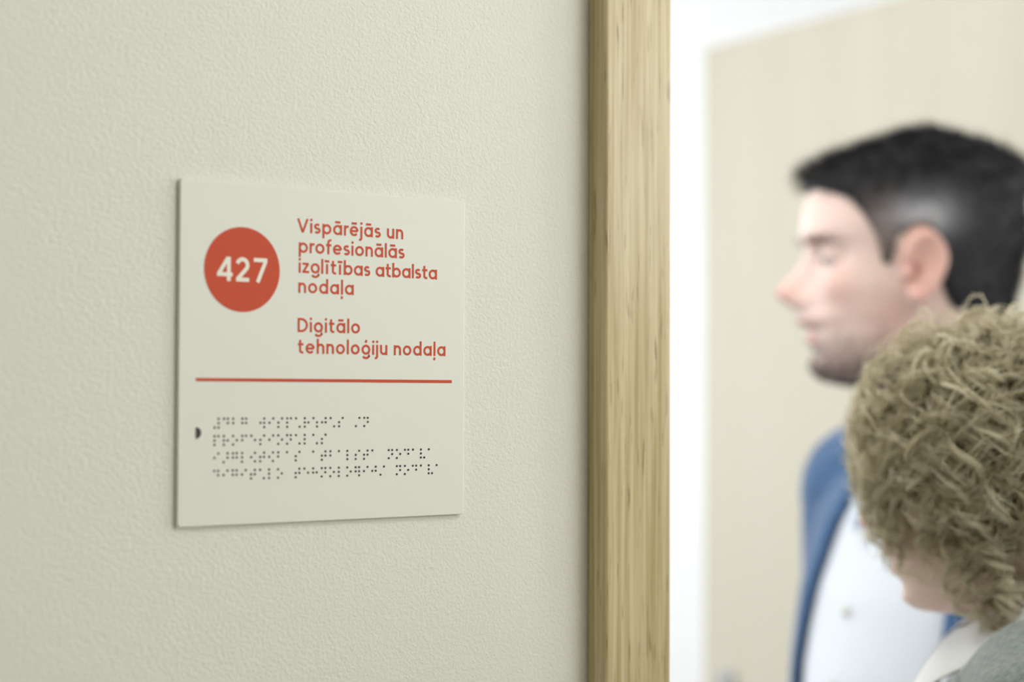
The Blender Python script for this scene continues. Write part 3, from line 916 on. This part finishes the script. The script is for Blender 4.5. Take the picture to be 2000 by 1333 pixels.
garment('shirt', [loft(torso_rings(True, km, .009, .012), 48)] + limbs(True, km, .008, True, False),
        lambda V: (V[:, 2] > .86 * km) & ~((V[:, 2] > 1.495 * km) & (np.hypot(V[:, 0], V[:, 1]) < .075)), m_shirt, root, wr=.0035)
JT = [loft(torso_rings(True, km, .017, .012), 48)] + limbs(True, km, .019, True, False)
def jacket_keep(V):
    x, y, z = V.T
    op = np.interp(z / km, [.70, 1.0, 1.15, 1.3, 1.42, 1.5], [.13, .105, .098, .088, .064, .046])
    opening = (x > -.01) & (np.abs(y + .0) < np.where(y > 0, np.minimum(op * 2.4, .168), op * 1.12))
    neck = (z > 1.485 * km) & (np.hypot(x + .01, y) < .085)
    return ~opening & ~neck & (z > .875 * km)
garment('jacket', JT, jacket_keep, m_blazer, root, thick=.004, wr=.0025, seed=5)
garment('trousers', [loft([(z, w, f, b_) for z, w, f, b_ in torso_rings(True, km, .010)[:4]], 40)] + limbs(True, km, .014, False, True),
        lambda V: V[:, 2] > .05, m_trouser, root)


def shoes(root, m, lift=0):
    for s in (-1, 1):
        v, q, nn_ = fuse([capsule((-.055, s * .105, .052), (.09, s * .118, .042), .043, .036), capsule((.06, s * .113, .036), (.175, s * .122, .027), .038, .024)], .004, 3)
        v[:, 2] = np.maximum(v[:, 2], .010)
        e = link('shoe', mesh_np('shoe', v, q), m, root, True)
        o = boxes('sole', [(-.095, -.043, 0, .195, .043, .014)], m_lining, e, bevel=.006); o.location = (0, s * .113, 0)


shoes(root, m_shoe)


def collar(root, name, m, cx_, z0, rb, half_gap, hgt, spread, lean, tip):
    """a folded shirt collar round the neck: stand, then fall with two points at the front"""
    n_ = 60; V = []; rows = 7
    for i in range(n_ + 1):
        a = math.radians(half_gap + (360 - 2 * half_gap) * i / n_)
        fr = math.cos(a)                                     # 1 at the front
        pt = tip * max(0, fr) ** 6
        for j in range(rows):
            t = j / (rows - 1)
            if t < .4:
                q_ = t / .4; r = rb - .004 * q_; zz_ = z0 + hgt * q_ - .02 * max(0, fr) + .006 * (-fr)
            else:
                q_ = (t - .4) / .6; r = rb - .004 + (spread + pt * .5) * q_ ** .8; zz_ = z0 + hgt - .02 * max(0, fr) + .006 * (-fr) - (hgt * 1.05 + pt) * q_ ** 1.3
            zz_ -= lean * fr
            V.append((cx_ + r * math.cos(a) * 1.0, r * math.sin(a), zz_))
    Fs = [[i * rows + j, (i + 1) * rows + j, (i + 1) * rows + j + 1, i * rows + j + 1] for i in range(n_) for j in range(rows - 1)]
    o = link(name, mesh_np(name, V, Fs), m, root, True)
    s = o.modifiers.new('thickness', 'SOLIDIFY'); s.thickness = .0018; s.offset = 0
    b_ = o.modifiers.new('sub', 'SUBSURF'); b_.levels = b_.render_levels = 1
    return o


m_collar = mat('pale_blue_patterned_cotton', srgb(205, 216, 232), .8, .2)
add_noise_color(m_collar, srgb(176, 192, 216), srgb(226, 233, 242), 160, 3, (1, 1, 1), .42, .56)
o = collar(root, 'shirt_collar', m_collar, -.005, 1.484 * km, .070, 8, .046, .030, .012, .045)
o['label'] = 'pale blue patterned shirt collar'
# lapels along the opening of the blazer: strips that follow the chest
def lapel(s):
    V = []; rows = 24; cols = 6
    for i in range(rows):
        t = i / (rows - 1); zb = (1.495 - t * .40) * km
        op = np.interp(zb / km, [.70, 1.0, 1.15, 1.3, 1.42, 1.5], [.13, .105, .098, .088, .064, .046]) * (2.4 if s > 0 else 1.12)
        if s > 0: op = min(op, .135)
        wd = .060 * math.sin(math.pi * min(1, .12 + t * .88)) ** .6 + .004
        if t < .12: wd *= .75
        R_ = torso_rings(True, km, .017, .012)
        zs_ = [r_[0] for r_ in R_]; w_ = np.interp(zb, zs_, [r_[1] for r_ in R_]); f_ = np.interp(zb, zs_, [r_[2] for r_ in R_])
        for j in range(cols):
            yy = op - .012 + (wd + .008) * j / (cols - 1)
            xx = f_ * math.sqrt(max(.02, 1 - (yy / w_) ** 2)) + .002 + .003 * math.sin(math.pi * j / (cols - 1))
            V.append((xx, s * yy, zb))
    Fs = [[i * cols + j, (i + 1) * cols + j, (i + 1) * cols + j + 1, i * cols + j + 1] for i in range(rows - 1) for j in range(cols - 1)]
    if s < 0: Fs = [f[::-1] for f in Fs]
    o = link('lapel', mesh_np('lapel', V, Fs), m_blazer, root, True)
    q = o.modifiers.new('thickness', 'SOLIDIFY'); q.thickness = .003; q.offset = 0
lapel(1); lapel(-1)
m_button = mat('pearl_button', srgb(216, 214, 196), .25)
R_ = torso_rings(True, km, .009, .012)
for i in range(7):
    zb = (1.40 - .075 * i) * km; f_ = np.interp(zb, [r_[0] for r_ in R_], [r_[2] for r_ in R_])
    bm = bmesh.new(); bmesh.ops.create_cone(bm, cap_ends=True, segments=20, radius1=.0055, radius2=.005, depth=.0025)
    bmesh.ops.bevel(bm, geom=list(bm.edges), offset=.0006, segments=2, affect='EDGES')
    me = bpy.data.meshes.new('button'); bm.to_mesh(me); bm.free()
    o = link('button', me, m_button, root, True); o.location = (f_ + .0075, 0, zb); o.rotation_euler = (0, math.pi / 2, 0)

# ------------------------------------------------------------------ the woman
HEAD_W = at(1954, 979, 1.385)
fy = ground(-math.cos(math.radians(25)), math.sin(math.radians(25)))
wy = ground(-math.cos(math.radians(17)), math.sin(math.radians(17)))
hkw = .94
kw = (HEAD_W[2] - .034) / 1.53
headW = trans(.028, 0, HEAD_W[2]) @ rotm('Z', math.degrees(fy - wy)) @ rotm('Y', 9)
bx, by = HEAD_W[0] - .028 * math.cos(wy), HEAD_W[1] - .028 * math.sin(wy)
rootw, V, Q, N = person('person with curly blonde hair and grey-green jacket, foremost in the doorway', False, kw, headW, hkw, (bx, by, 0), wy)
Hh = to_head(V, headW, hkw)
x, y, z = Hh.T
C_ = np.tile(np.array(srgb(240, 216, 206)), (len(V), 1))
C_ = mixc(C_, .4 * g(z, 0, 12) * g(y, 0, 16) * sm(x, 98, 115), srgb(214, 140, 128))
C_ = mixc(C_, .35 * g(z, -5, 24) * g(np.abs(y), 46, 20) * sm(x, 45, 80), srgb(222, 160, 146))
lips = g(y, 0, 19) * sm(x, 88, 97) * (g(z, -31.5, 3.4) + g(z, -43, 4.6))
C_ = mixc(C_, np.clip(lips, 0, 1) * .7, srgb(196, 110, 108))
line = np.interp(x, [-95, -45, -22, 0, 15, 30, 45, 60, 85, 110], [-40, -34, -20, 0, 10, 30, 50, 70, 88, 92])
hm = sm(z - line, -2, 8) * sm(z, -105, -95)
C_ = mixc(C_, .7 * hm, srgb(110, 92, 66))
me = mesh_np('body', V, Q); set_col(me, C_); link('body', me, m_skin, rootw, True)
eyes(rootw, headW, hkw)
root = rootw; headT = headW
fuzz('eyebrow', g(z, 46, 3) * g(y, 30, 15) * sm(x, 70, 85) * (y > 6), 300, .006, (0, .8, .2), srgb(120, 98, 74))
fuzz('eyebrow', g(z, 46, 3) * g(y, -30, 15) * sm(x, 70, 85) * (y < -6), 300, .006, (0, -.8, .2), srgb(120, 98, 74))

# curls
m_hair_w = attr_mat('blonde_hair', .30, .9)
t, n, l, b = nt(m_hair_w)                                  # thin strands let part of the light through
tl = n.new('ShaderNodeBsdfTranslucent'); ms = n.new('ShaderNodeMixShader'); ms.inputs[0].default_value = .55
at_ = n.new('ShaderNodeAttribute'); at_.attribute_name = 'Col'; l.new(at_.outputs['Color'], tl.inputs[0])
l.new(b.outputs[0], ms.inputs[1]); l.new(tl.outputs[0], ms.inputs[2]); l.new(ms.outputs[0], n['Material Output'].inputs[0])
th_ = (10 + 4 * vnoise(Hh, .08, 9)) * sm(z - line, 0, 30)
hv = V + N * ((hm * th_ - 1.5 * (1 - hm)) * hkw / 1000)[:, None]
kv, kq, used = keep(hv, Q, hm > .05)
kc = np.tile(np.array(srgb(112, 98, 70)), (len(kv), 1))  # dark under-shell: shade between the locks put into its colour
K = 44
cen = np.array([1., 0, 42.]); Sk = np.array([100., 80, 92.])
envr = np.array([98., 86., 104.])


def locks(NL, SPL, tight, lmul, rad_rng, elo, ehi, hr_rng, wl_rng, tb=0.0):
    P0, vi = sample(V, Q, NL, hm ** 2 * (.7 + .6 * sm(y, -30, 40)) * (.7 + .8 * sm(x, 0, 70)) * (1 + 2.2 * sm(z, 80, 112)) * (1 + 1.5 * sm(x, 50, 80) * sm(z, 80, 100)))
    hh = to_head(P0, headW, hkw)
    lenl = np.interp(hh[:, 0], [-90, -20, 30, 70, 110], [192, 185, 170, 138, 106]) * (.7 + .45 * rng.random(NL)) * lmul
    P = np.empty((NL, K, 3)); p = hh.copy()
    emax = elo + (ehi - elo) * rng.random(NL)
    fwdb = sm(hh[:, 0], 20, 90) * .5
    crown = sm(hh[:, 2], 80, 115); ca = rng.random(NL) * 6.283
    swirl = np.stack([np.cos(ca), np.sin(ca), 0 * ca], 1) * (crown * 1.3)[:, None]
    wob = rng.normal(size=(NL, 3)) * .35; wph = rng.random((NL, 3)) * 6.28
    for i in range(K):
        P[:, i] = p
        t_ = i / (K - 1)
        o_ = (p - cen) / envr ** 2; o_ /= np.linalg.norm(o_, axis=1, keepdims=True)
        wo = max(0, 1.3 - 3.4 * t_); wd = .12 + 1.7 * t_
        d = o_ * wo + np.array([0, 0, -wd]) + np.stack([fwdb * (1 - t_), 0 * fwdb, 0 * fwdb], 1)
        d = d + swirl * max(0, 1 - 2.2 * t_)
        d = d + wob * np.sin(wph + t_ * 7) * np.array([1, 1, .3])
        rr = np.linalg.norm((p - cen) / envr, axis=1)
        rad_c = np.einsum('ij,ij->i', d, o_)
        lim = (rr > emax) & (rad_c > 0)
        d = d - o_ * (rad_c * lim)[:, None]
        d /= np.linalg.norm(d, axis=1, keepdims=True) + 1e-9
        p = p + d * (lenl / (K - 1))[:, None]
        q = (p - cen) / Sk; rr = np.linalg.norm(q, axis=1); ins = (rr < 1.05) & (p[:, 2] > -40)
        p[ins] = cen + q[ins] / rr[ins, None] * 1.05 * Sk
        low = (p[:, 2] < 20) & (p[:, 0] > -10)                    # round the cheek, not through it
        ys = 78 * np.sqrt(np.clip(1 - (np.minimum(p[:, 0], 100) / 108) ** 2, .02, 1))
        p[:, 1] = np.where(low & (np.abs(p[:, 1]) < ys) & (p[:, 0] < 100), np.sign(p[:, 1]) * ys, p[:, 1])
    T_ = np.gradient(P, axis=1); T_ /= np.linalg.norm(T_, axis=2, keepdims=True)
    ref = np.array([.4, .75, .2]); U1 = np.cross(T_, ref); U1 /= np.linalg.norm(U1, axis=2, keepdims=True); U2 = np.cross(T_, U1)
    s_len = np.linspace(0, 1, K)[None] * lenl[:, None]
    wl = (wl_rng[0] + (wl_rng[1] - wl_rng[0]) * rng.random(NL))[:, None]
    hr = (hr_rng[0] + (hr_rng[1] - hr_rng[0]) * rng.random(NL))[:, None] * (1 - .35 * sm(hh[:, :1], 40, 90)) * np.minimum(1, s_len / 30)
    chi = rng.choice([-1, 1], NL)[:, None]; ph = rng.random((NL, 1)) * 6.283
    tone = np.clip(.3 + tb + 1.1 * rng.random((NL, 1)), 0, 1)
    bl_ = np.array(srgb(255, 251, 235)); dk_ = np.array(srgb(198, 184, 148))
    out = []
    for j in range(SPL):
        rsc = 1 + .13 * tight * rng.normal(size=(NL, 1))
        phs = 6.283 * s_len / (wl * (1 + .012 * tight * rng.normal(size=(NL, 1)))) * chi + ph + .24 * tight * rng.normal(size=(NL, 1))
        off = (U1 * np.cos(phs)[..., None] + U2 * np.sin(phs)[..., None]) * (hr * rsc)[..., None]
        dr = rng.normal(size=(NL, 1, 3)) * tight * (.7 + 1.5 * np.linspace(0, 1, K)[None, :, None])
        w_ = np.clip(tone * (.75 + .4 * rng.random((NL, 1))), 0, 1)
        out.append((P + off + dr, dk_ * (1 - w_) + bl_ * w_, (rad_rng[0] + (rad_rng[1] - rad_rng[0]) * rng.random(NL)) / 1000))
    return out


LK = locks(250, 15, .7, 1.0, (.24, .42), .84, 1.0, (6, 11), (30, 48))
LK += locks(110, 9, .42, 1.1, (.30, .48), 1.03, 1.12, (8.5, 13.5), (44, 66), .45)
LK += locks(100, 11, 1.1, .55, (.22, .38), .80, .92, (5, 8), (26, 40))
LK += locks(430, 3, 1.2, 1.15, (.22, .34), 1.0, 1.16, (6, 13), (30, 52))
S = np.concatenate([a_[0] for a_ in LK]); Cs = np.concatenate([a_[1] for a_ in LK]); rd = np.concatenate([a_[2] for a_ in LK])
S = xf(S.reshape(-1, 3) * hkw / 1000, headW).reshape(-1, K, 3)
sv, sq = strands(S, rd, .4)
allv = np.vstack([kv, sv]); allq = np.vstack([kq, sq + len(kv)])
me = mesh_np('hair', allv, allq); set_col(me, np.vstack([kc, np.repeat(Cs, K * 3, 0)])); link('hair', me, m_hair_w, rootw, True)

# clothes
m_blouse = mat('white_blouse', srgb(226, 228, 232), .8, .2); add_bump(m_blouse, 60, .15, .004)
m_grey = mat('grey_green_jacket', srgb(122, 132, 130), .85, .2, Sheen_Weight=.3)
add_noise_color(m_grey, srgb(108, 118, 117), srgb(136, 146, 142), 240, 3, (1, 1, .4))
garment('blouse', [loft(torso_rings(False, kw, .009), 48)] + limbs(False, kw, .008, True, False),
        lambda V: (V[:, 2] > .86 * kw) & ~((V[:, 2] > 1.46 * kw) & (np.hypot(V[:, 0] + .01, V[:, 1]) < .062) & (V[:, 0] > -.2)), m_blouse, rootw, wr=.003)
def wj(V):
    x, y, z = V.T
    op = np.interp(z / kw, [.70, 1.0, 1.2, 1.4, 1.5], [.06, .04, .04, .06, .06])
    return ~((x > 0) & (np.abs(y) < op)) & ~((z > 1.385 * kw) & (np.hypot(x - .0, y) < .098)) & (z > .80 * kw)
garment('jacket', [loft(torso_rings(False, kw, .024), 48)] + limbs(False, kw, .022, True, False), wj, m_grey, rootw, thick=.004, wr=.004, wf=18, seed=8)
garment('trousers', [loft([(z, w, f, b_) for z, w, f, b_ in torso_rings(False, kw, .010)[:4]], 40)] + limbs(False, kw, .012, False, True),
        lambda V: V[:, 2] > .05, m_trouser, rootw)
shoes(rootw, m_shoe)
collar(rootw, 'blouse_collar', m_blouse, -.012, 1.470 * kw, .064, 12, .042, .044, .016, .03)
